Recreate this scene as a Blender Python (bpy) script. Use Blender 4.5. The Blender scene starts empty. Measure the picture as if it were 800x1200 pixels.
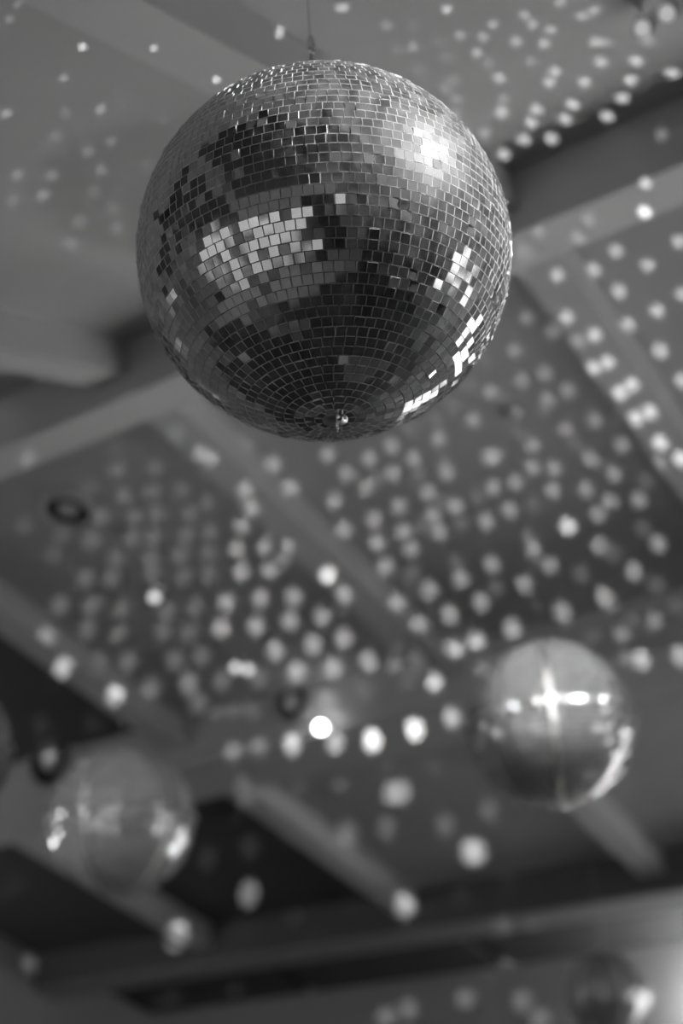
import bpy, bmesh, math, random
import numpy as np
from mathutils import Vector, Matrix
from mathutils.bvhtree import BVHTree

random.seed(7)
rng = np.random.default_rng(11)
SC = bpy.context.scene
COL = SC.collection
R = math.radians

# ------------------------------------------------------------------ camera
# Room axes: X runs along the ridge, Y runs down the far roof slope, Z is up.
CAM = Vector((0, 0, 1.5))
F_PX, PITCH, ROLL, YAW = 1667.0, R(24.28), R(-3.79), R(-32.37)
cy, sy = math.cos(YAW), math.sin(YAW)
def room(v):                                    # camera-heading frame -> room frame
    x, y, z = v
    return Vector((x * cy + y * sy, -x * sy + y * cy, z))
_fw = (0, math.cos(PITCH), math.sin(PITCH))
_u0 = Vector((0, -math.sin(PITCH), math.cos(PITCH)))
_r0 = Vector((1, 0, 0))
FW = room(_fw)
RT = room(_r0 * math.cos(ROLL) + _u0 * math.sin(ROLL))
UP = room(_u0 * math.cos(ROLL) - _r0 * math.sin(ROLL))
cam = bpy.data.cameras.new('camera')
cam_o = bpy.data.objects.new('camera', cam)
COL.objects.link(cam_o)
cam_o.matrix_world = Matrix(((RT.x, UP.x, -FW.x, CAM.x), (RT.y, UP.y, -FW.y, CAM.y), (RT.z, UP.z, -FW.z, CAM.z), (0, 0, 0, 1)))
cam.sensor_fit = 'VERTICAL'
cam.sensor_height = 36.0
cam.sensor_width = 24.0
cam.lens = 36.0 * F_PX / 1200.0
cam.clip_start = 0.05
cam.dof.use_dof = True
cam.dof.focus_distance = 1.72
cam.dof.aperture_fstop = 1.95
SC.camera = cam_o

def ray(px, py):
    return (FW + RT * ((px - 400) / F_PX) - UP * ((py - 600) / F_PX)).normalized()

# ------------------------------------------------------------------ world and view
SKY = 0.8
DAY_FAR, DAY_GABLE = 20.0, 9.0      # daylight lamps standing in the window openings (W each)
ADDED_UPLIGHT = 80.0                      # unseen floor spots added to wash the ceiling (W each)
w = bpy.data.worlds.new('overcast_sky')
SC.world = w
w.use_nodes = True
bg = w.node_tree.nodes.get('Background') or w.node_tree.nodes.new('ShaderNodeBackground')
bg.inputs['Color'].default_value = (1, 1, 1, 1)
bg.inputs['Strength'].default_value = SKY
SC.view_settings.view_transform = 'Standard'
SC.view_settings.look = 'None'
SC.view_settings.gamma = 1.0
SC.view_settings.use_curve_mapping = False
SC.view_settings.exposure = 0.4
SC.cycles.caustics_reflective = False
SC.cycles.caustics_refractive = False
SC.cycles.sample_clamp_indirect = 3.0
SC.cycles.use_adaptive_sampling = False
SC.cycles.max_bounces = 8
SC.cycles.diffuse_bounces = 4
SC.cycles.glossy_bounces = 4

# ------------------------------------------------------------------ materials
def mat(name, col, rough=0.6, metal=0.0, noise=0.0, nscale=6.0, spec=0.3, emit=None):
    m = bpy.data.materials.new(name)
    m.use_nodes = True
    nt = m.node_tree
    b = nt.nodes['Principled BSDF']
    c = (col, col, col, 1) if not isinstance(col, tuple) else col + (1,)
    b.inputs['Base Color'].default_value = c
    b.inputs['Roughness'].default_value = rough
    b.inputs['Metallic'].default_value = metal
    b.inputs['Specular IOR Level'].default_value = spec
    if emit:
        b.inputs['Emission Color'].default_value = (1, 1, 1, 1)
        b.inputs['Emission Strength'].default_value = emit
    if noise:
        tc = nt.nodes.new('ShaderNodeTexCoord')
        n = nt.nodes.new('ShaderNodeTexNoise')
        n.inputs['Scale'].default_value = nscale
        n.inputs['Detail'].default_value = 4
        r = nt.nodes.new('ShaderNodeMapRange')
        r.inputs['To Min'].default_value = max(0.0, c[0] * (1 - noise))
        r.inputs['To Max'].default_value = c[0] * (1 + noise)
        nt.links.new(tc.outputs['Object'], n.inputs['Vector'])
        nt.links.new(n.outputs['Fac'], r.inputs['Value'])
        nt.links.new(r.outputs['Result'], b.inputs['Base Color'])
    return m

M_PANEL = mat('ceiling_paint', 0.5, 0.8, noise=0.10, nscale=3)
M_PANEL_SHADE = mat('ceiling_shade_tone', 0.09, 0.8, noise=0.15, nscale=3)  # shade of the poorly lit cells, put into the panel colour
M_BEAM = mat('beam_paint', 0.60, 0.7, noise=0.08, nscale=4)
M_UNDERSIDE_LIT = mat('lit_underside_tone', 0.30, 0.7, noise=0.1, nscale=4)  # lit underside of the thin purlin, put into a paler strip
M_BEAM_SHADE = mat('beam_shade_tone', 0.12, 0.7, noise=0.15, nscale=4)  # shade on the thin purlin's near face, put into its colour
M_WALL = mat('wall_paint', 0.42, 0.8, noise=0.06, nscale=2)
M_WALL_DK = mat('wall_paint_dark', 0.10, 0.8, noise=0.1, nscale=2)
M_FLOOR = mat('pale_concrete', 0.6, 0.6, noise=0.15, nscale=2)
M_DANCE = mat('dark_dance_floor', 0.05, 0.45, noise=0.3, nscale=3)
M_FRAME = mat('window_frame_paint', 0.6, 0.5)
M_GROUND = mat('paving_outside', 0.8, 0.9, noise=0.15, nscale=1)
M_CHROME = mat('chrome', 0.75, 0.12, 1.0)
M_STEEL = mat('steel_cable', 0.45, 0.35, 1.0)
M_BLACK = mat('black_metal', 0.03, 0.5)
M_CAN = mat('lamp_can_inside', 0.02, 0.6)
M_TRIM = mat('white_enamel', 0.55, 0.4)
M_ADHESIVE = mat('ball_adhesive', 0.34, 0.6, noise=0.3, nscale=40)
M_EDGE = mat('glass_edge', 0.7, 0.35, 0.0, spec=0.6)
M_FOIL = mat('crumpled_foil', 0.75, 0.45, 1.0)
M_BULB = mat('lit_bulb', 0.9, 0.4, emit=14)
M_GLOBE = mat('lit_opal_globe', 0.9, 0.4, emit=28)
M_LENS_DIM = mat('dim_lamp_lens', 0.9, 0.2, emit=0.3)
M_LENS = mat('lamp_lens', 0.9, 0.2, emit=0.9)

def mirror_mat(name, dust_lo, dust_hi, rough):
    m = bpy.data.materials.new(name)
    m.use_nodes = True
    nt = m.node_tree
    for n in list(nt.nodes):
        nt.nodes.remove(n)
    out = nt.nodes.new('ShaderNodeOutputMaterial')
    mix = nt.nodes.new('ShaderNodeMixShader')
    gl = nt.nodes.new('ShaderNodeBsdfGlossy')
    gl.inputs['Roughness'].default_value = rough
    gl.inputs['Color'].default_value = (0.52, 0.52, 0.52, 1)
    df = nt.nodes.new('ShaderNodeBsdfDiffuse')
    df.inputs['Color'].default_value = (0.75, 0.75, 0.75, 1)
    geo = nt.nodes.new('ShaderNodeNewGeometry')
    n = nt.nodes.new('ShaderNodeTexNoise')
    n.inputs['Scale'].default_value = 38
    n.inputs['Detail'].default_value = 5
    n.inputs['Roughness'].default_value = 0.65
    mr = nt.nodes.new('ShaderNodeMapRange')
    mr.inputs['From Min'].default_value = 0.42
    mr.inputs['From Max'].default_value = 0.7
    mr.inputs['To Min'].default_value = dust_lo
    mr.inputs['To Max'].default_value = dust_hi
    nt.links.new(geo.outputs['Position'], n.inputs['Vector'])
    nt.links.new(n.outputs['Fac'], mr.inputs['Value'])
    nt.links.new(mr.outputs['Result'], mix.inputs['Fac'])
    haze = nt.nodes.new('ShaderNodeBsdfGlossy')          # greasy film: a soft second highlight
    haze.inputs['Roughness'].default_value = 0.48
    haze.inputs['Color'].default_value = (0.7, 0.7, 0.7, 1)
    mh = nt.nodes.new('ShaderNodeMixShader')
    mh.inputs['Fac'].default_value = 0.045
    nt.links.new(gl.outputs['BSDF'], mh.inputs[1])
    nt.links.new(haze.outputs['BSDF'], mh.inputs[2])
    nt.links.new(mh.outputs['Shader'], mix.inputs[1])
    nt.links.new(df.outputs['BSDF'], mix.inputs[2])
    nt.links.new(mix.outputs['Shader'], out.inputs['Surface'])
    return m
M_MIRROR = mirror_mat('dusty_mirror', 0.01, 0.13, 0.015)
M_MIRROR_FAR = mirror_mat('dusty_mirror_old', 0.18, 0.36, 0.05)

def pane_mat():
    m = bpy.data.materials.new('window_glass')
    m.use_nodes = True
    nt = m.node_tree
    for n in list(nt.nodes):
        nt.nodes.remove(n)
    out = nt.nodes.new('ShaderNodeOutputMaterial')
    mix = nt.nodes.new('ShaderNodeMixShader')
    mix.inputs['Fac'].default_value = 0.06
    t = nt.nodes.new('ShaderNodeBsdfTransparent')
    g = nt.nodes.new('ShaderNodeBsdfGlossy')
    g.inputs['Roughness'].default_value = 0.02
    nt.links.new(t.outputs[0], mix.inputs[1])
    nt.links.new(g.outputs[0], mix.inputs[2])
    nt.links.new(mix.outputs[0], out.inputs['Surface'])
    return m
M_PANE = pane_mat()

# ------------------------------------------------------------------ helpers
def link(name, me, mats, parent=None):
    o = bpy.data.objects.new(name, me)
    COL.objects.link(o)
    if me is not None and not me.materials:
        for m in (mats if isinstance(mats, (list, tuple)) else [mats]):
            me.materials.append(m)
    if parent is not None:
        o.parent = parent
    return o

def tag(o, label, cat=None, group=None, kind=None):
    o['label'] = label
    if cat: o['category'] = cat
    if group: o['group'] = group
    if kind: o['kind'] = kind
    return o

def empty(name, loc=(0, 0, 0)):
    o = bpy.data.objects.new(name, None)
    o.empty_display_size = 0.1
    o.location = loc
    COL.objects.link(o)
    return o

def pyd(name, verts, faces):
    me = bpy.data.meshes.new(name)
    me.from_pydata([tuple(v) for v in verts], [], faces)
    me.update()
    return me

BOXF = [(0, 3, 2, 1), (4, 5, 6, 7), (0, 1, 5, 4), (1, 2, 6, 5), (2, 3, 7, 6), (3, 0, 4, 7)]
def box_me(x0, x1, y0, y1, z0, z1, name='box'):
    v = [(x0, y0, z0), (x1, y0, z0), (x1, y1, z0), (x0, y1, z0), (x0, y0, z1), (x1, y0, z1), (x1, y1, z1), (x0, y1, z1)]
    return pyd(name, v, BOXF)

def bx(name, x0, x1, y0, y1, z0, z1, m, parent=None, bevel=0.0):
    o = link(name, box_me(x0, x1, y0, y1, z0, z1, name), m, parent)
    if bevel:
        b = o.modifiers.new('bevel', 'BEVEL'); b.width = bevel; b.segments = 2
    return o

def tube_into(bm, pts, rad, seg=8, closed=False):
    pts = [Vector(p) for p in pts]
    n = len(pts); rings = []
    for i, p in enumerate(pts):
        a = pts[(i - 1) % n] if (closed or i > 0) else p
        b = pts[(i + 1) % n] if (closed or i < n - 1) else p
        t = (b - a).normalized()
        s = t.orthogonal().normalized() if not rings else None
        if s is None:
            s = prev - t * prev.dot(t); s.normalize()
        prev = s
        q = t.cross(s)
        rr = rad[i] if isinstance(rad, (list, tuple)) else rad
        rings.append([bm.verts.new(p + (s * math.cos(2 * math.pi * k / seg) + q * math.sin(2 * math.pi * k / seg)) * rr) for k in range(seg)])
    for i in range(n if closed else n - 1):
        A, B = rings[i], rings[(i + 1) % n]
        for k in range(seg):
            bm.faces.new((A[k], A[(k + 1) % seg], B[(k + 1) % seg], B[k]))
    if not closed:
        bm.faces.new(rings[0][::-1]); bm.faces.new(rings[-1])

def bm_obj(name, bm, m, parent=None, smooth=True):
    me = bpy.data.meshes.new(name)
    bmesh.ops.recalc_face_normals(bm, faces=bm.faces)
    bm.to_mesh(me); bm.free()
    if smooth:
        for p in me.polygons: p.use_smooth = True
    return link(name, me, m, parent)

def tube(name, pts, rad, m, parent=None, seg=8, closed=False):
    bm = bmesh.new(); tube_into(bm, pts, rad, seg, closed)
    return bm_obj(name, bm, m, parent)

def lathe(name, prof, m, parent=None, seg=24, axis=None, loc=None):
    """prof: (radius, height) pairs, turned around local Z (or around axis)."""
    bm = bmesh.new(); rings = []
    for r_, z_ in prof:
        if r_ < 1e-6:
            rings.append([bm.verts.new((0, 0, z_))])
        else:
            rings.append([bm.verts.new((r_ * math.cos(2 * math.pi * k / seg), r_ * math.sin(2 * math.pi * k / seg), z_)) for k in range(seg)])
    for A, B in zip(rings[:-1], rings[1:]):
        for k in range(seg):
            a = A[k % len(A)], A[(k + 1) % len(A)]
            b = B[k % len(B)], B[(k + 1) % len(B)]
            vs = []
            for v in (a[0], a[1], b[1], b[0]):
                if v not in vs: vs.append(v)
            if len(vs) >= 3: bm.faces.new(vs)
    M = Matrix.Identity(4)
    if axis is not None:
        M = Vector((0, 0, 1)).rotation_difference(Vector(axis).normalized()).to_matrix().to_4x4()
    if loc is not None:
        M = Matrix.Translation(loc) @ M
    bm.transform(M)
    return bm_obj(name, bm, m, parent)

def ring_pts(c, rad, ax1, ax2, n=20, a0=0, a1=2 * math.pi, closed=True):
    c, ax1, ax2 = Vector(c), Vector(ax1), Vector(ax2)
    k = n if closed else n - 1
    return [c + ax1 * rad * math.cos(a0 + (a1 - a0) * i / k) + ax2 * rad * math.sin(a0 + (a1 - a0) * i / k) for i in range(n)]

# ------------------------------------------------------------------ the room
YR = 3.03                      # ridge line
TS = math.tan(R(16.14))        # roof slope
ZR = 3.70                      # underside of the ridge beam
OFF_RAFTER, OFF_CEIL = 0.10, 0.225
Y0, Y1 = -1.97, 8.03
X0, X1 = -6.95, 3.0
def zb(y): return ZR - TS * abs(y - YR)        # plane touched by the undersides of the purlins

ceiling = empty('ceiling', (0, 0, 0))
tag(ceiling, 'pale grey pitched ceiling of panels framed by painted beams and rafters', kind='structure')
FARP = [(4.94, 5.23), (6.90, 7.07)]
NEARP = [(0.83, 1.12), (-1.01, -0.84)]
RAFT = [-5.56, -4.12, -2.685, -1.305, 0.12, 1.55]
RW = 0.066
def slope_prism(name, x0, x1, ya, yb, offa, offb, m, parent):
    za, zB = zb(ya), zb(yb)
    v = [(x0, ya, za + offa), (x1, ya, za + offa), (x1, yb, zB + offa), (x0, yb, zB + offa),
         (x0, ya, za + offb), (x1, ya, za + offb), (x1, yb, zB + offb), (x0, yb, zB + offb)]
    me = pyd(name, v, BOXF)
    bm = bmesh.new(); bm.from_mesh(me); bmesh.ops.recalc_face_normals(bm, faces=bm.faces); bm.to_mesh(me); bm.free()
    return link(name, me, m, parent)
STRUCT = []
bays = [(YR + 0.08, 4.94), (5.23, 6.90), (7.07, Y1 + 0.2), (1.12, YR - 0.09), (-0.84, 0.83), (Y0 - 0.2, -1.01)]
xs = [X0] + RAFT + [X1]
for bi, (ya, yb) in enumerate(bays):
    for i in range(len(xs) - 1):
        dark = (bi == 0 and i <= 1) or (bi == 1 and i <= 1) or (bi == 2 and i <= 3) or bi in (4, 5)  # cells whose dimness is carried by the panel colour
        a = xs[i] + (RW if i > 0 else -0.2); b = xs[i + 1] - (RW if i < len(xs) - 2 else -0.2)
        STRUCT.append(slope_prism('ceiling_panel', a - 0.02, b + 0.02, ya - 0.02, yb + 0.02, OFF_CEIL, OFF_CEIL + 0.05, M_PANEL_SHADE if dark else M_PANEL, ceiling))
    for x in ([] if bi == 2 else RAFT):
        STRUCT.append(slope_prism('rafter', x - RW, x + RW, ya - 0.02, yb + 0.02, OFF_RAFTER, OFF_CEIL + 0.06, M_BEAM, ceiling))
for ya, yb in FARP + NEARP:
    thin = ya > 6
    STRUCT.append(slope_prism('purlin', X0 - 0.15, X1 + 0.15, ya, yb, 0.014 if thin else 0.0, OFF_CEIL + 0.08, M_BEAM_SHADE if thin else M_BEAM, ceiling))
    if thin: STRUCT.append(slope_prism('lit_underside', X0 - 0.15, X1 + 0.15, ya - 0.005, yb, 0.0, 0.014, M_UNDERSIDE_LIT, ceiling))  # strip that stands for the underside catching light
STRUCT.append(bx('ridge_beam', X0 - 0.15, X1 + 0.15, 2.94, 3.10, ZR, ZR + 0.36, M_BEAM, ceiling))
# roof deck above the panels keeps daylight out
for ya, yb in ((YR, Y1 + 0.25), (Y0 - 0.25, YR)):
    slope_prism('roof_deck', X0 - 0.25, X1 + 0.25, ya, yb, OFF_CEIL + 0.10, OFF_CEIL + 0.16, M_WALL_DK, ceiling)

bx('floor', X0 - 0.2, X1 + 0.2, Y0 - 0.2, Y1 + 0.2, -0.1, 0, M_FLOOR)
tag(bpy.data.objects['floor'], 'pale concrete floor of the hall', kind='structure')
o = bx('dance_floor', X0 + 0.6, X1 - 0.4, -0.35, Y1 - 0.5, 0, 0.03, M_DANCE)
tag(o, 'dark dance floor laid in the middle of the hall', kind='structure')
o = bx('ground_outside', -30, 30, -30, 30, -0.35, -0.12, M_GROUND)
tag(o, 'pale paving outside the hall', kind='structure')

WIN = []
def wall(name, label, axis, pos, a0, a1, top, openings, m, thick=0.2):
    """axis 'y': wall at Y=pos running along X; axis 'x': wall at X=pos running along Y."""
    root = empty(name); tag(root, label, kind='structure')
    sgn = 1 if pos > 0 else -1
    def piece(u0, u1, z0, z1, nm='wall_panel', d0=0.0, d1=thick, mm=m, par=root):
        p0, p1 = sorted((pos + sgn * d0, pos + sgn * d1))
        if axis == 'y': return bx(nm, u0, u1, p0, p1, z0, z1, mm, par)
        return bx(nm, p0, p1, u0, u1, z0, z1, mm, par)
    u = a0
    for (b0, b1, z0, z1) in sorted(openings):
        if b0 > u: piece(u, b0, 0, top)
        if z0 > 0: piece(b0, b1, 0, z0)
        if z1 < top: piece(b0, b1, z1, top)
        u = b1
        wn = empty('window_%d' % (len(WIN) + 1)); tag(wn, 'tall daylight window in the %s' % name.replace('_', ' '), kind='structure')
        fr = 0.05
        piece(b0, b1, z0, z0 + fr, 'window_frame', 0.05, 0.13, M_FRAME, wn)
        piece(b0, b1, z1 - fr, z1, 'window_frame', 0.05, 0.13, M_FRAME, wn)
        for q in (b0, b1 - fr): piece(q, q + fr, z0 + fr, z1 - fr, 'window_frame', 0.05, 0.13, M_FRAME, wn)
        nu, nz = max(1, round((b1 - b0) / 0.5)), max(2, round((z1 - z0) / 0.55))
        us = [b0 + fr + (b1 - b0 - 2 * fr) * i / nu for i in range(nu + 1)]
        zs = [z0 + fr + (z1 - z0 - 2 * fr) * i / nz for i in range(nz + 1)]
        for zz in zs[1:-1]: piece(b0 + fr, b1 - fr, zz - 0.02, zz + 0.02, 'window_bar', 0.06, 0.12, M_FRAME, wn)
        for uu in us[1:-1]: piece(uu - 0.02, uu + 0.02, z0 + fr, z1 - fr, 'window_bar', 0.065, 0.115, M_FRAME, wn)
        for iu in range(nu):
            for iz in range(nz): piece(us[iu] + 0.02, us[iu + 1] - 0.02, zs[iz] + 0.02, zs[iz + 1] - 0.02, 'pane', 0.088, 0.092, M_PANE, wn)
        WIN.append((axis, pos, sgn, b0, b1, z0, z1))
        la = bpy.data.lights.new('daylight_portal', 'AREA')
        la.shape = 'RECTANGLE'; la.size = b1 - b0; la.size_y = z1 - z0
        dayl = {'wall_far': DAY_FAR, 'wall_gable': DAY_GABLE}.get(name, 0)
        if dayl: la.energy = dayl
        else: la.cycles.is_portal = True
        lo = bpy.data.objects.new('daylight_portal', la); COL.objects.link(lo)
        mid, zc = (b0 + b1) / 2, (z0 + z1) / 2
        p = pos + sgn * 0.16
        lo.location = (mid, p, zc) if axis == 'y' else (p, mid, zc)
        d = Vector((0, -sgn, 0)) if axis == 'y' else Vector((-sgn, 0, 0))
        lo.rotation_euler = d.to_track_quat('-Z', 'Y').to_euler()
    if u < a1: piece(u, a1, 0, top)
    return root
EAVE = zb(Y1) + OFF_CEIL + 0.05
wall('wall_near', 'pale wall under the near eave with tall windows', 'y', Y0, X0 - 0.2, X1 + 0.2, EAVE,
     [(-4.72, -3.34, 0.12, 2.40), (-3.3, -1.92, 0.12, 2.40), (-1.88, -0.5, 0.12, 2.40), (-0.46, 0.92, 0.12, 2.40), (2.05, 2.55, 0.12, 2.40)], M_WALL)
wall('wall_far', 'pale grey wall under the low eave behind the hanging balls', 'y', Y1, X0 - 0.2, X1 + 0.2, EAVE,
     [(-2.3, -0.9, 0.6, 2.2), (-0.6, 0.8, 0.6, 2.2), (1.1, 2.5, 0.6, 2.2)], M_WALL)
wall('wall_gable', 'pale gable wall at the window end of the hall', 'x', X1, Y0 - 0.0, Y1 + 0.0, EAVE,
     [(3.3, 4.6, 0.7, 2.3), (5.0, 6.3, 0.7, 2.3)], M_WALL)
wall('wall_end', 'grey gable wall at the dark end of the hall', 'x', X0, Y0 - 0.0, Y1 + 0.0, EAVE, [], M_WALL)
for pos, nm, par in ((X0, 'wall_panel', 'wall_end'), (X1, 'wall_panel', 'wall_gable')):
    p0, p1 = sorted((pos, pos + (0.2 if pos > 0 else -0.2)))
    ztop = ZR + OFF_CEIL + 0.1
    v = [(p0, Y0, EAVE), (p0, Y1, EAVE), (p0, YR, ztop), (p1, Y0, EAVE), (p1, Y1, EAVE), (p1, YR, ztop)]
    me = pyd(nm, v, [(0, 1, 2), (3, 5, 4), (0, 3, 4, 1), (1, 4, 5, 2), (2, 5, 3, 0)])
    bm = bmesh.new(); bm.from_mesh(me); bmesh.ops.recalc_face_normals(bm, faces=bm.faces); bm.to_mesh(me); bm.free()
    link(nm, me, M_WALL, bpy.data.objects[par])

# ray casting against the ceiling and walls, to seat lamps and light beams on real surfaces
bpy.context.view_layer.update()
def build_bvh():
    V, Fc = [], []
    for o in SC.objects:
        if o.type != 'MESH' or o.name.startswith(('pane', 'ground')): continue
        base = len(V); mw = o.matrix_world
        V += [mw @ v.co for v in o.data.vertices]
        Fc += [[base + i for i in p.vertices] for p in o.data.polygons]
    return BVHTree.FromPolygons(V, Fc)
BVH = build_bvh()
def seat(px, py):
    loc, nor, idx, dist = BVH.ray_cast(CAM, ray(px, py))
    if nor.dot(ray(px, py)) > 0: nor = -nor
    return loc, nor, dist

# ------------------------------------------------------------------ mirror balls
def tile_frames(Rb, rows, sig, outlier, osig):
    """centre, tangent-u, tangent-v, normal of every square mirror on a ball of radius Rb"""
    out = []
    wt = math.pi * Rb / rows
    for k in range(rows):
        lat = -math.pi / 2 + (k + 0.5) * math.pi / rows
        n = int(2 * math.pi * Rb * math.cos(lat) / wt)
        if n < 5: continue
        a0 = rng.random() * 6.28
        for j in range(n):
            a = a0 + 2 * math.pi * j / n
            nr = Vector((math.cos(lat) * math.cos(a), math.cos(lat) * math.sin(a), math.sin(lat)))
            e = Vector((-math.sin(a), math.cos(a), 0))
            v = nr.cross(e)
            s = osig if rng.random() < outlier else sig
            q = Matrix.Rotation(rng.normal() * s, 3, e) @ Matrix.Rotation(rng.normal() * s, 3, v) @ Matrix.Rotation(rng.normal() * 0.012, 3, nr)
            out.append((nr * Rb, q @ e, q @ v, q @ nr))
    return wt, out

def tile_geo(wt, th=0.0026, fill=0.972):
    a = wt * fill / 2
    b = a - 0.0004
    v = [(-a, -a, 0), (a, -a, 0), (a, a, 0), (-a, a, 0), (-b, -b, th), (b, -b, th), (b, b, th), (-b, b, th)]
    f = [(4, 5, 6, 7), (0, 1, 5, 4), (1, 2, 6, 5), (2, 3, 7, 6), (3, 0, 4, 7)]
    return v, f

def joined_tiles(name, frames, wt, mats, parent, fill=0.972):
    v, f = tile_geo(wt, fill=fill)
    v = np.array(v)
    V, Fc, mi = [], [], []
    for c, e, t, n in frames:
        Mx = np.array([e, t, n])
        base = len(V)
        V += (v @ Mx + np.array(c)).tolist()
        for i, q in enumerate(f):
            Fc.append([base + k for k in q]); mi.append(0 if i == 0 else 1)
    me = pyd(name, V, Fc)
    for m in mats: me.materials.append(m)
    me.polygons.foreach_set('material_index', mi)
    o = link(name, me, mats, parent)
    o['kind'] = 'stuff'
    return o

def body_mesh(name, Rb, parent, m):
    prof = [(Rb * math.sin(math.pi * i / 24), -Rb * math.cos(math.pi * i / 24)) for i in range(25)]
    prof[0] = (0, -Rb); prof[-1] = (0, Rb)
    return lathe(name, prof, m, parent, seg=48)

def hang_hardware(root, loc, Rb, cable_r, split=0.11):
    """collar, eyelet, two strands to a shackle, then one cable to a hook on the ceiling"""
    lathe('collar', [(0, Rb * 0.985), (0.030, Rb * 0.985), (0.030, Rb + 0.004), (0.012, Rb + 0.009), (0, Rb + 0.009)], M_STEEL, root, seg=20)
    for s in (-1, 1):
        tube('eyelet', ring_pts((s * 0.009, 0, Rb + 0.012), 0.007, (0, 1, 0), (0, 0, 1), 14), 0.0016, M_CHROME, root, 6, True)
        tube('strand', [(s * 0.009, 0, Rb + 0.016), (s * 0.006, 0, Rb + 0.05), (0, 0, Rb + split)], 0.0013, M_STEEL, root, 6)
    lathe('shackle', [(0, -0.018), (0.004, -0.016), (0.0055, -0.006), (0.0055, 0.006), (0.0035, 0.014), (0, 0.016)], M_CHROME, root, seg=12, loc=(0.001, 0, Rb + split + 0.008))
    hit, nor, _, _ = BVH.ray_cast(Vector(loc) + Vector((0, 0, Rb + 0.1)), Vector((0, 0, 1)))
    zt = hit.z - loc[2]
    tube('cable', [(0, 0, Rb + split + 0.01), (0, 0, zt - 0.03)], cable_r, M_STEEL, root, 6)
    tube('ceiling_hook', ring_pts((0, 0, zt - 0.022), 0.012, (1, 0, 0), (0, 0, 1), 14), 0.0025, M_STEEL, root, 6, True)
    lathe('ceiling_plate', [(0, 0.006), (0.03, 0.006), (0.03, -0.006), (0.008, -0.012), (0, -0.012)], M_STEEL, root, seg=16, loc=(0, 0, zt - 0.002))

def ball_point(px, py, r_px, Rb):
    v = ray(px, py)
    D = Rb / math.sin(math.atan(r_px / F_PX * v.dot(FW)))
    return CAM + v * D

BALLS = []
# the large ball in focus: the 300 mirrors that show largest are parts of their own
def big_ball():
    Rb = 0.2485
    loc = ball_point(380, 299.5, 219, 0.25)
    root = empty('mirror_ball', loc)
    tag(root, 'large sharp mirror ball of small square glass tiles on a steel cable', 'mirror ball')
    BALLS.append((loc, 0.25))
    body_mesh('core', Rb, root, M_ADHESIVE)
    wt, fr = tile_frames(Rb, 60, R(1.0), 0.22, R(4.8))
    rel = CAM - loc
    score = sorted(range(len(fr)), key=lambda i: -(fr[i][0].normalized().dot((rel - fr[i][0]).normalized()) / (rel - fr[i][0]).length_squared))
    top = set(score[:300])
    v, f = tile_geo(wt)
    me = pyd('mirror_tile', v, f)
    me.materials.append(M_MIRROR); me.materials.append(M_EDGE)
    me.polygons.foreach_set('material_index', [0, 1, 1, 1, 1])
    for i in score[:300]:
        c, e, t, n = fr[i]
        o = bpy.data.objects.new('mirror_tile', me)
        COL.objects.link(o); o.parent = root
        o.matrix_local = Matrix(((e.x, t.x, n.x, c.x), (e.y, t.y, n.y, c.y), (e.z, t.z, n.z, c.z), (0, 0, 0, 1)))
    joined_tiles('tile_mosaic', [fr[i] for i in range(len(fr)) if i not in top], wt, [M_MIRROR, M_EDGE], root)
    hang_hardware(root, loc, Rb, 0.0011)
    lathe('bottom_cap', [(0, -Rb - 0.004), (0.016, -Rb - 0.004), (0.018, -Rb + 0.004), (0, -Rb + 0.004)], M_STEEL, root, seg=20)
    tube('bottom_loop', ring_pts((0.002, 0, -Rb - 0.011), 0.0075, (0.6, -0.8, 0), (0, 0, 1), 16), 0.0016, M_CHROME, root, 6, True)
    lathe('stud', [(0, -0.006), (0.004, -0.004), (0.0055, 0), (0.004, 0.004), (0, 0.006)], M_CHROME, root, seg=14, loc=Vector((0.012, -0.008, -Rb - 0.006)))
    return root
big_ball()

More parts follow.
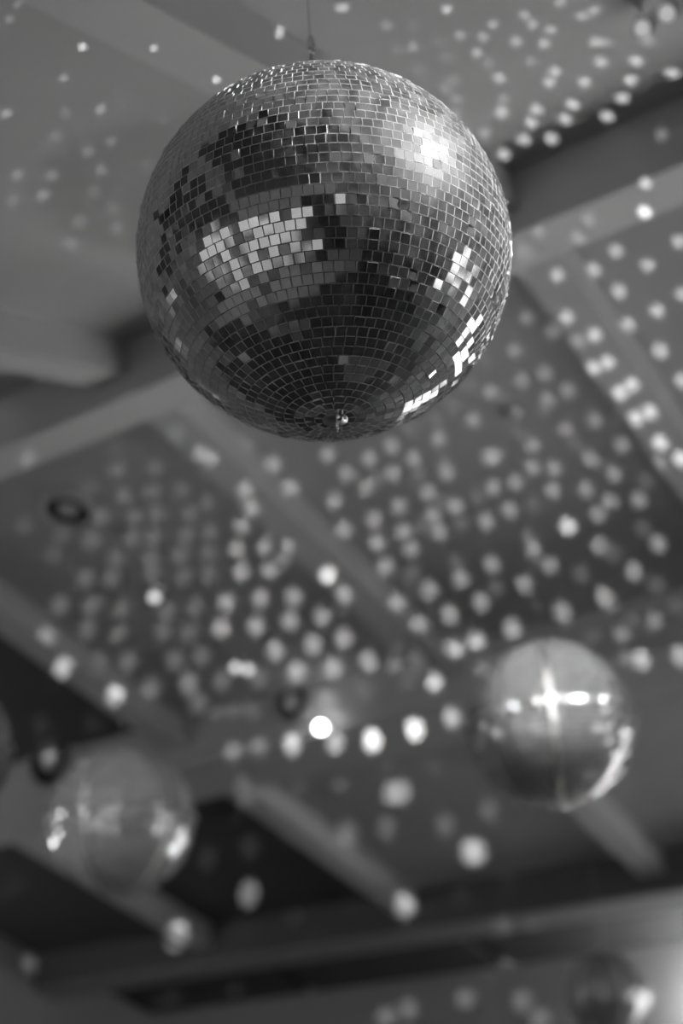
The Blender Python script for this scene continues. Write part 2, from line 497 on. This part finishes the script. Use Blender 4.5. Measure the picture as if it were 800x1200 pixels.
def far_ball(px, py, r_px, Rb, label, seams, rows, sd):
    global rng
    rng = np.random.default_rng(sd)
    loc = ball_point(px, py, r_px, Rb)
    root = empty('mirror_ball', loc)
    tag(root, label, 'mirror ball')
    BALLS.append((loc, Rb))
    rb = Rb - 0.0015
    body_mesh('core', rb, root, M_ADHESIVE)
    wt, fr = tile_frames(rb, rows, R(3.2), 0.15, R(7))
    joined_tiles('tile_mosaic', fr, wt, [M_MIRROR_FAR, M_EDGE], root, fill=0.94)
    # crumpled foil tape over the seams
    def tape(nm, plane, a0):
        bm = bmesh.new(); n = 90 if plane == 'eq' else 70; prev = None
        if plane == 'eq':                     # a ring of small loose foil flaps, each turned its own way
            for i in range(n):
                a = 2 * math.pi * i / n
                c = Vector((math.cos(a), math.sin(a), 0)) * (rb + 0.006)
                f = Vector((math.cos(a), math.sin(a), 0))
                f.rotate(Matrix.Rotation(rng.normal() * R(32), 3, 'Z'))
                f = (f + Vector((0, 0, 0.06 + rng.normal() * 0.06))).normalized()
                e = Vector((0, 0, 1)).cross(f).normalized() * (math.pi * rb / n * 0.95)
                g = f.cross(e).normalized() * wt * 0.45
                bm.faces.new([bm.verts.new(c + q) for q in (-e - g, e - g, e + g, -e + g)])
            return bm_obj(nm, bm, M_FOIL, root, smooth=False)
        for i in range(n + 1):
            t = i / n
            row = []
            for j in (-1, 0, 1):
                d = j * wt * 0.42
                rr = rb + 0.004 + rng.normal() * 0.0009
                if plane == 'eq':
                    a = 2 * math.pi * t
                    p = Vector((math.cos(a) * rr, math.sin(a) * rr, d))
                else:
                    la = -math.pi / 2 + math.pi * (0.03 + 0.94 * t)
                    p = Vector((math.cos(la) * rr, d, math.sin(la) * rr))
                    p.rotate(Matrix.Rotation(a0, 3, 'Z'))
                row.append(bm.verts.new(p))
            if prev:
                for j in range(2): bm.faces.new((prev[j], prev[j + 1], row[j + 1], row[j]))
            prev = row
        return bm_obj(nm, bm, M_FOIL, root, smooth=False)
    back = math.atan2(CAM.y - loc.y, CAM.x - loc.x)
    for s in seams:
        if s == 'eq': tape('seam_tape', 'eq', 0)
        else: tape('seam_tape', 'mer', back + R(s))
    hang_hardware(root, loc, rb, 0.0016, 0.12)
    lathe('bottom_cap', [(0, -rb - 0.006), (0.02, -rb - 0.005), (0.022, -rb + 0.004), (0, -rb + 0.004)], M_STEEL, root, seg=16)
    return root
far_ball(645, 848, 98, 0.25, 'blurred mirror ball with a bright band of glints around its middle', ['eq', 2, -35, 60], 44, 3)
far_ball(143, 963, 84, 0.25, 'dim blurred mirror ball with two curved streaks of glints', ['eq', -30, 38], 44, 5)
far_ball(-72, 880, 84, 0.25, 'mirror ball of which only a rim shows beside the dim ball', ['eq', 62], 44, 8)
far_ball(712, 1165, 48, 0.20, 'small faint mirror ball hanging low before the pale far wall', [20, -40], 36, 9)

# ------------------------------------------------------------------ lamps on the ceiling
def downlight(px, py, rad, label, sink=True):
    p, n, d = seat(px, py)
    root = empty('recessed_downlight', p); tag(root, label, 'downlight')
    lathe('trim_ring', [(rad * 0.72, 0.004), (rad * 0.74, 0.012), (rad * 0.95, 0.014), (rad, 0.008), (rad, -0.002)], M_TRIM, root, seg=28, axis=n)
    lathe('can', [(rad * 0.74, 0.010), (rad * 0.70, 0.003), (rad * 0.4, 0.0015), (0, 0.0012)], M_CAN, root, seg=24, axis=n)
    lathe('reflector', [(0, 0.010), (rad * 0.28, 0.009), (rad * 0.36, 0.004), (rad * 0.36, 0.001)], M_TRIM, root, seg=20, axis=n)
    return root
downlight(80, 597, 0.115, 'unlit round recessed downlight in the pale panel next to the ridge beam')
downlight(342, 822, 0.12, 'unlit recessed downlight in the panel corner beside the lit bulb')
downlight(60, 890, 0.17, 'wide unlit recessed downlight above the dim mirror ball')

def bulb_lamp(px, py, label):
    p, n, d = seat(px, py)
    root = empty('ceiling_lamp', p); tag(root, label, 'lamp')
    lathe('base', [(0, 0.0), (0.035, 0.0), (0.035, 0.012), (0.018, 0.03), (0, 0.03)], M_TRIM, root, seg=20, axis=n)
    lathe('bulb', [(0.010, 0.028), (0.016, 0.034), (0.022, 0.046), (0.018, 0.060), (0.010, 0.067), (0, 0.069)], M_BULB, root, seg=20, axis=n)
bulb_lamp(383, 855, 'small bright lit bulb on the beam between two rafters')

def sprinkler(px, py, label, twin=False):
    p, n, d = seat(px, py)
    root = empty('ceiling_spotlight', p); tag(root, label, 'spotlight')
    lathe('base', [(0, 0), (0.03, 0), (0.03, 0.008), (0.008, 0.012), (0.008, 0.03), (0, 0.03)], M_CHROME, root, seg=18, axis=n)
    t = (CAM - p).normalized()
    side = t.cross(n).normalized() * 0.027
    for k in ((-1, 1) if twin else (0,)):
        c = n * 0.045 + side * k
        hd = lathe('head', [(0, -0.03), (0.014, -0.028), (0.02, 0.0), (0.024, 0.03), (0.02, 0.03), (0.018, 0.02)], M_CHROME, root, seg=18, axis=t, loc=c)
        lathe('lens', [(0.0185, 0.021), (0.012, 0.025), (0, 0.026)], M_LENS, hd, seg=18, axis=t, loc=c)
sprinkler(183, 689, 'small chrome spotlight alone in the middle of the pale ceiling panel')
sprinkler(285, 773, 'small twin-headed chrome spotlight in the pale panel near the unlit downlight', True)

def stage_spot(loc, target, label, power, angle, mount, k=1.0, hm=None, lm=None):
    root = empty('stage_spotlight', loc); tag(root, label, 'spotlight')
    root.scale = (k, k, k)
    loc = Vector(loc); t = (Vector(target) - loc).normalized()
    side = t.cross(Vector((0, 0, 1))).normalized()
    up = Vector((0, 0, 1))
    lathe('housing', [(0, -0.10), (0.035, -0.095), (0.05, -0.06), (0.05, 0.06), (0.058, 0.09), (0.055, 0.09), (0.048, 0.07)], hm or M_BLACK, root, seg=24, axis=t)
    lathe('lens', [(0.049, 0.072), (0.03, 0.080), (0, 0.084)], lm or M_LENS, root, seg=24, axis=t)
    zt = (mount - loc.z) / k
    tube('yoke', [side * 0.062, side * 0.062 + up * 0.09, up * 0.105, -side * 0.062 + up * 0.09, -side * 0.062], 0.006, M_CHROME, root, 8)
    for s in (-1, 1):
        lathe('yoke_knob', [(0, -0.008), (0.014, -0.008), (0.016, 0.006), (0, 0.009)], M_CHROME, root, seg=14, axis=side * s, loc=side * s * 0.07)
    tube('stem', [up * 0.10, up * (zt + 0.005)], 0.008, M_CHROME, root, 8)
    lathe('mounting_plate', [(0, 0.012), (0.045, 0.012), (0.045, -0.004), (0.012, -0.012), (0, -0.012)], M_CHROME, root, seg=20, loc=(0, 0, zt - 0.006))
    l = bpy.data.lights.new('stage_beam', 'SPOT')
    l.energy = power; l.spot_size = angle; l.spot_blend = 0.4; l.shadow_soft_size = 0.04
    lo = bpy.data.objects.new('stage_beam', l); COL.objects.link(lo)
    lo.location = loc + t * 0.13
    lo.rotation_euler = t.to_track_quat('-Z', 'Y').to_euler()
    return root
def ceil_z(x, y):
    h, _, _, _ = BVH.ray_cast(Vector((x, y, 2.4)), Vector((0, 0, 1)))
    return h.z
b1, b2, b3 = BALLS[0][0], BALLS[1][0], BALLS[2][0]
p, n, d = seat(752, 8)
stage_spot((p.x, p.y, p.z - 0.055), b1, 'small chrome spotlight hanging from the ceiling by the ridge beam, lower of two', 8, R(16), p.z, 0.36, M_CHROME, M_LENS_DIM)
p, n, d = seat(781, -10)
stage_spot((p.x, p.y, p.z - 0.055), b1, 'small chrome spotlight hanging from the ceiling panel, upper of two', 8, R(16), p.z, 0.36, M_CHROME, M_LENS_DIM)
sx, syy = -0.4, 1.6
stage_spot((sx, syy, ceil_z(sx, syy) - 0.16), b2, 'black stage spotlight aimed at the blurred ball with the bright band', 240, R(10), ceil_z(sx, syy))
sx, syy = 0.35, 1.42
stage_spot((sx, syy, ceil_z(sx, syy) - 0.16), b1, 'black stage spotlight aimed at the large sharp ball', 165, R(30), ceil_z(sx, syy))
sx, syy = -2.2, 0.4
stage_spot((sx, syy, ceil_z(sx, syy) - 0.16), b3, 'black stage spotlight aimed at the dim blurred ball', 140, R(9), ceil_z(sx, syy))

def added_uplight(x, y, target, label, power, angle):  # out-of-view spots added to light the near ceiling
    root = empty('added_floor_uplight', (x, y, 0)); tag(root, label, 'added_uplight')
    c = Vector((0, 0, 0.17)); t = (Vector(target) - Vector((x, y, 0.17))).normalized()
    side = t.cross(Vector((0, 0, 1))).normalized()
    lathe('housing', [(0, -0.11), (0.07, -0.10), (0.09, -0.06), (0.09, 0.07), (0.10, 0.09), (0.095, 0.09), (0.085, 0.075)], M_BLACK, root, seg=24, axis=t, loc=c)
    lathe('lens', [(0.086, 0.076), (0.05, 0.084), (0, 0.088)], M_LENS, root, seg=24, axis=t, loc=c)
    tube('bracket', [c + side * 0.11, c + side * 0.11 - Vector((0, 0, 0.155)), c - side * 0.11 - Vector((0, 0, 0.155)), c - side * 0.11], 0.009, M_BLACK, root, 8)
    lathe('foot_plate', [(0, 0.03), (0.12, 0.03), (0.12, 0.036), (0, 0.036)], M_BLACK, root, seg=20)
    l = bpy.data.lights.new('added_uplight_beam', 'SPOT')
    l.energy = power; l.spot_size = angle; l.spot_blend = 0.6; l.shadow_soft_size = 0.06
    lo = bpy.data.objects.new('added_uplight_beam', l); COL.objects.link(lo)
    lo.location = Vector((x, y, 0.17)) + t * 0.17
    lo.rotation_euler = t.to_track_quat('-Z', 'Y').to_euler()
added_uplight(0.4, 7.3, (-1.2, 1.0, 3.2), 'black floor spot added as fill beside the dance floor corner by the far windows', ADDED_UPLIGHT, R(58))
added_uplight(2.3, 5.6, (-0.8, 1.6, 3.3), 'black floor spot added as fill below the gable windows', ADDED_UPLIGHT, R(58))
added_uplight(-1.6, 7.3, (-2.4, 1.2, 3.2), 'black floor spot added as fill in front of the window nearest the wall lamp', ADDED_UPLIGHT, R(52))

def sconce(loc, nor, label, m=None):
    root = empty('wall_lamp', loc); tag(root, label, 'lamp')
    n = Vector(nor)
    lathe('backplate', [(0, 0), (0.06, 0), (0.06, 0.015), (0.02, 0.025), (0, 0.025)], M_STEEL, root, seg=20, axis=n)
    tube('arm', [n * 0.02, n * 0.10, n * 0.12 + Vector((0, 0, 0.05))], 0.008, M_STEEL, root, 8)
    lathe('globe', [(0, -0.09), (0.045, -0.078), (0.078, -0.045), (0.09, 0), (0.078, 0.045), (0.045, 0.078), (0, 0.09)], m or M_GLOBE, root, seg=24, loc=n * 0.12 + Vector((0, 0, 0.13)))
    return root
for y, q in ((0.4, 'towards the near-eave windows'), (2.4, 'middle of three'), (4.6, 'towards the far wall')):
    sconce((X0, y, 2.47), (1, 0, 0), 'opal globe wall lamp on the dark-end gable wall, ' + q)['group'] = 'globe wall lamps'
M_GLOBE_FILL = mat('added_fill_globe', 0.9, 0.4, emit=65)
sconce((-2.68, Y1, 1.95), (0, -1, 0), 'added fill globe lamp on the far wall under the low eave', M_GLOBE_FILL)  # lamp added to brighten this end of the far wall
M_TOP = mat('laminate_table_top', 0.35, 0.4, noise=0.2, nscale=8)
def added_table(x, y, rad, label):  # unseen tables added to break up the dark tile reflections
    root = empty('added_table', (x, y, 0.03)); tag(root, label, 'table', 'added tables on the dance floor')
    lathe('table_top', [(0, 1.02), (rad * 0.9, 1.02), (rad, 1.035), (rad, 1.05), (rad * 0.98, 1.055), (0, 1.055)], M_TOP, root, seg=32)
    lathe('column', [(0, 0.02), (0.03, 0.02), (0.03, 1.02), (0, 1.02)], M_STEEL, root, seg=16)
    lathe('foot_plate', [(0, 0), (0.24, 0), (0.24, 0.012), (0.04, 0.03), (0, 0.03)], M_STEEL, root, seg=28)
for x, y, rd, q in ((-2.2, 2.7, 0.38, 'between the large ball and the dim ball'), (0.8, 3.6, 0.35, 'facing the gable windows'), (-0.4, 4.7, 0.36, 'next to the far windows'),
                    (-3.5, 1.1, 0.38, 'towards the dark end of the hall'), (1.3, 1.1, 0.33, 'in front of the long added drape'),
                    (-1.5, 0.3, 0.34, 'at the near edge of the dance floor'), (-0.7, 2.0, 0.3, 'below the large sharp ball')):
    added_table(x, y, rd, 'round grey table added for reflections, ' + q)
M_CURTAIN = mat('black_velvet', 0.02, 0.9)
def added_curtain(name, p0, p1, z0, z1, label):  # unseen drapes added to darken what the tiles reflect
    root = empty(name, p0); tag(root, label, 'added_curtain')
    a, b = Vector(p0), Vector(p1); L = (b - a).length; u = (b - a).normalized(); nn = Vector((-u.y, u.x, 0))
    n = int(L / 0.035); vs = []; fs = []
    for i in range(n + 1):
        q = u * (L * i / n) + nn * (0.045 * math.sin(i * 1.26) + 0.015 * math.sin(i * 0.37))
        for z in (z0, z1): vs.append((q.x, q.y, z))
    for i in range(n): fs.append((2 * i, 2 * i + 2, 2 * i + 3, 2 * i + 1))
    o = link('cloth', pyd('cloth', vs, fs), M_CURTAIN, root)
    sm = o.modifiers.new('thickness', 'SOLIDIFY'); sm.thickness = 0.004
    tube('rail', [Vector((0, 0, z1 + 0.02)), u * L + Vector((0, 0, z1 + 0.02))], 0.015, M_STEEL, root, 8)
added_curtain('added_drape', (2.88, -1.80, 0), (2.88, 3.1, 0), 0.03, 2.40, 'long black velvet drape added along the window-end gable wall')
added_curtain('added_drape', (1.0, -1.86, 0), (2.0, -1.86, 0), 0.03, 2.40, 'short black velvet drape added between two near-eave windows')

# ------------------------------------------------------------------ dots of light thrown by the mirror tiles
# Each beam leaves the surface of a ball as a narrow spot lamp. Strength letters: e d m b B
DOTS = [
 (0, 0, "193 110 B 360 113 B 507 187 B 655 77 m 795 18 b 22 45 m 40 10 m 150 183 m 15 265 m 152 263 d 237 256 m 383 278 d 130 320 d 205 355 d 260 333 d 40 410 d 120 412 d 235 398 d 102 457 d 340 388 e 425 160 e 275 535 e 265 490 e 185 520 e 220 450 e 165 570 e 30 470 e 270 210 e 290 238 e 60 180 e"),
 (400, 0, "8 18 b 105 60 m 168 60 d 247 22 b 512 5 m 430 35 m 447 57 m 355 57 m 278 83 m 228 95 d 167 110 m 130 115 d 332 87 m 410 97 m 490 70 m 475 102 m 318 125 m 345 148 d 443 145 d 247 135 d 180 165 d 262 187 d 243 208 d 370 182 m 270 232 d 380 232 d 375 263 m 270 265 d 335 312 d 380 362 m 428 327 m 492 325 m 445 287 m 525 280 m 457 257 m 542 245 m 500 168 m 487 192 m 570 193 m 608 145 m 690 143 m 775 172 m 677 188 m 658 230 m 622 273 m 595 98 m 620 100 d 563 38 m 592 25 m 690 25 m 720 95 d 750 315 d 713 430 b 710 497 B 463 543 m 580 515 m 553 557 m 427 590 m 420 642 m 505 645 b 590 632 b 642 588 b 718 622 b 790 567 b 650 683 b 740 728 b 670 762 b 527 743 b 433 745 m 495 778 m 593 785 b 800 690 b 555 800 m"),
 (400, 400, "405 22 m 337 45 d 590 63 b 623 50 b 747 22 b 800 92 b 680 102 b 652 120 b 477 75 m 422 92 m 300 103 d 350 118 m 378 133 d 483 137 m 530 115 m 472 160 d 395 167 m 263 152 d 308 185 m 222 187 d 412 210 d 593 185 m 640 188 e 690 180 b 722 165 b 527 208 m 163 205 d 117 245 m 228 228 m 447 242 m 548 242 d 657 243 m 747 238 b 795 275 b 742 287 m 65 275 m 170 275 m 240 282 d 247 308 m 120 310 m 180 313 d 12 310 m 57 343 m 85 322 d 345 272 m 360 268 m 447 295 m 498 298 m 583 273 m 605 288 d 638 312 m 715 328 d 410 330 m 355 343 m 317 363 d 203 355 m 135 387 m 267 387 m 238 378 d 495 348 m 573 347 m 628 375 m 450 383 d 393 395 m 213 408 m 340 422 m 280 428 d 600 405 m 697 372 m 708 437 d 75 417 m 145 445 m 228 447 m 187 437 d 530 433 b 5 440 m 83 473 m 163 485 m 440 462 d 450 485 m 605 478 m 640 498 d 742 475 m 103 528 m 165 545 d 268 520 d 353 523 m 487 525 m 685 540 m 560 545 d 280 557 m 428 570 m 737 570 d 205 583 m 360 577 d 130 612 m 327 612 m 615 597 m 630 612 d 253 640 m 517 632 m 182 662 m 400 670 m 315 700 m 588 692 d 657 687 m 733 655 m 680 655 d 262 720 m 5 595 m 127 755 m 62 750 m 175 750 d 333 770 m 217 797 m 667 745 m 703 748 m 795 738 m 785 620 d 155 797 d 5 695 m"),
 (0, 400, "358 180 d 413 218 d 495 275 m 470 263 m 478 317 m 575 348 m 588 392 m 555 388 d 567 432 m 620 480 m 668 505 m 768 548 b 632 537 m 565 540 m 610 603 m 688 600 m 680 655 m 755 645 m 733 710 m 600 667 m 530 613 m 518 672 m 645 725 m 780 765 m 695 775 m 457 623 d 390 633 d 443 683 d 380 680 d 285 625 d 278 685 d 215 620 d 205 675 d 140 618 d 490 547 d 430 552 d 355 545 d 262 555 d 200 555 d 490 495 d 423 503 d 353 505 d 272 510 d 555 488 m 493 445 d 437 455 d 357 458 d 308 462 d 215 465 d 485 380 d 445 403 d 367 405 d 315 412 d 237 412 d 425 348 d 358 353 d 290 362 d 362 297 d 275 300 d 205 345 e 145 455 e 110 690 m 147 765 m 237 745 d 300 748 d 410 748 d 472 737 d 783 372 m 768 265 m 680 345 m 640 287 m 578 240 d 605 788 d 520 795 d 440 797 d 65 275 d 270 250 e 125 500 e 55 430 e"),
 (0, 800, "270 28 m 355 10 d 443 10 d 465 48 d 505 68 d 545 65 d 590 65 d 672 55 d 763 38 m 547 162 m 605 152 m 685 145 m 785 140 m 110 163 d 95 100 e 218 95 e 568 250 d 583 265 d 703 245 d 788 240 d 673 365 m 585 385 d 485 413 d 583 495 b 690 545 d 560 573 e 415 592 m 68 660 m 548 720 d 692 698 d 395 742 d 30 485 e 285 90 d"),
 (400, 800, "52 17 d 72 135 b 172 110 b 258 82 m 107 198 d 218 195 d 5 240 d 118 260 m 142 257 m 15 352 d 107 340 d 243 333 d 345 300 d 300 397 m 318 397 m 390 463 d 280 500 d 528 453 d 148 520 m 25 520 e 380 583 d 472 582 d 278 637 d 128 658 d 15 677 d 290 740 m 423 745 m 157 765 m 105 783 m 465 787 m 350 690 e 672 555 d 763 535 d 765 400 d 603 615 d 670 240 d 600 565 e"),
]
_r = random.Random(21)                      # the scatter goes on over the rest of the ceiling
more = []
while len(more) < 80:
    x, y = _r.uniform(-300, 1150), _r.uniform(-320, 950)
    if -12 < x < 812 and -12 < y < 1212: continue
    more.append('%d %d %s' % (x * 2, y * 2, _r.choice('ddmmmb')))
DOTS.append((0, 0, ' '.join(more)))
LEVEL = {'e': 0.006, 'd': 0.013, 'm': 0.05, 'b': 0.15, 'B': 0.32}
LEVEL_NEAR = {'e': 0.03, 'd': 0.065, 'm': 0.15, 'b': 0.32, 'B': 0.6}
DOT_PX, DOT_GAIN = 8.0, 0.45
bpy.context.view_layer.update()
BVH = build_bvh()
n_dots = 0
for ox, oy, s in DOTS:
    t = s.split()
    for i in range(0, len(t), 3):
        px, py, lv = ox + int(t[i]) / 2, oy + int(t[i + 1]) / 2, t[i + 2]
        P, nor, dist = seat(px, py)
        if dist < 2.2: continue
        lv = (LEVEL_NEAR if P.y < 2.95 else LEVEL)[lv] * (0.55 if P.y > 5.2 else 1.0)
        best = None
        for c, rb in BALLS:
            S = c + (P - c).normalized() * (rb + 0.012)
            d = (P - S).normalized()
            h, _, _, hd = BVH.ray_cast(S, d)
            if h is not None and (h - P).length < 0.02:
                q = abs(nor.dot(d))
                if best is None or q > best[0]: best = (q, S)
                if q > 0.22: break
        if best is None: continue
        best = best[1]
        d = P - best; L = d.length
        cosi = max(0.12, abs(nor.dot(d.normalized())))
        shape = min(math.sqrt(cosi), 1.1 * cosi)
        wid = DOT_PX * dist / F_PX * shape
        coc = F_PX * 0.0270 * (1 / 1.72 - 1 / dist)
        peak = min(1.0, (DOT_PX / (coc + 1)) ** 2 * shape * shape / cosi)
        E_ = lv * math.pi / 0.5 / peak * DOT_GAIN
        I_ = E_ * L * L / cosi
        la = bpy.data.lights.new('mirror_beam', 'SPOT')
        ang = 2 * math.atan(wid / 2 / L); use = max(R(0.12), ang)
        la.energy = I_ * 4 * math.pi * (ang / use) ** 2
        la.spot_size = use; la.spot_blend = 0.35
        la.shadow_soft_size = 0.0
        lo = bpy.data.objects.new('mirror_beam', la); COL.objects.link(lo)
        lo.location = best
        lo.rotation_euler = d.to_track_quat('-Z', 'Y').to_euler()
        n_dots += 1
print('dots', n_dots)
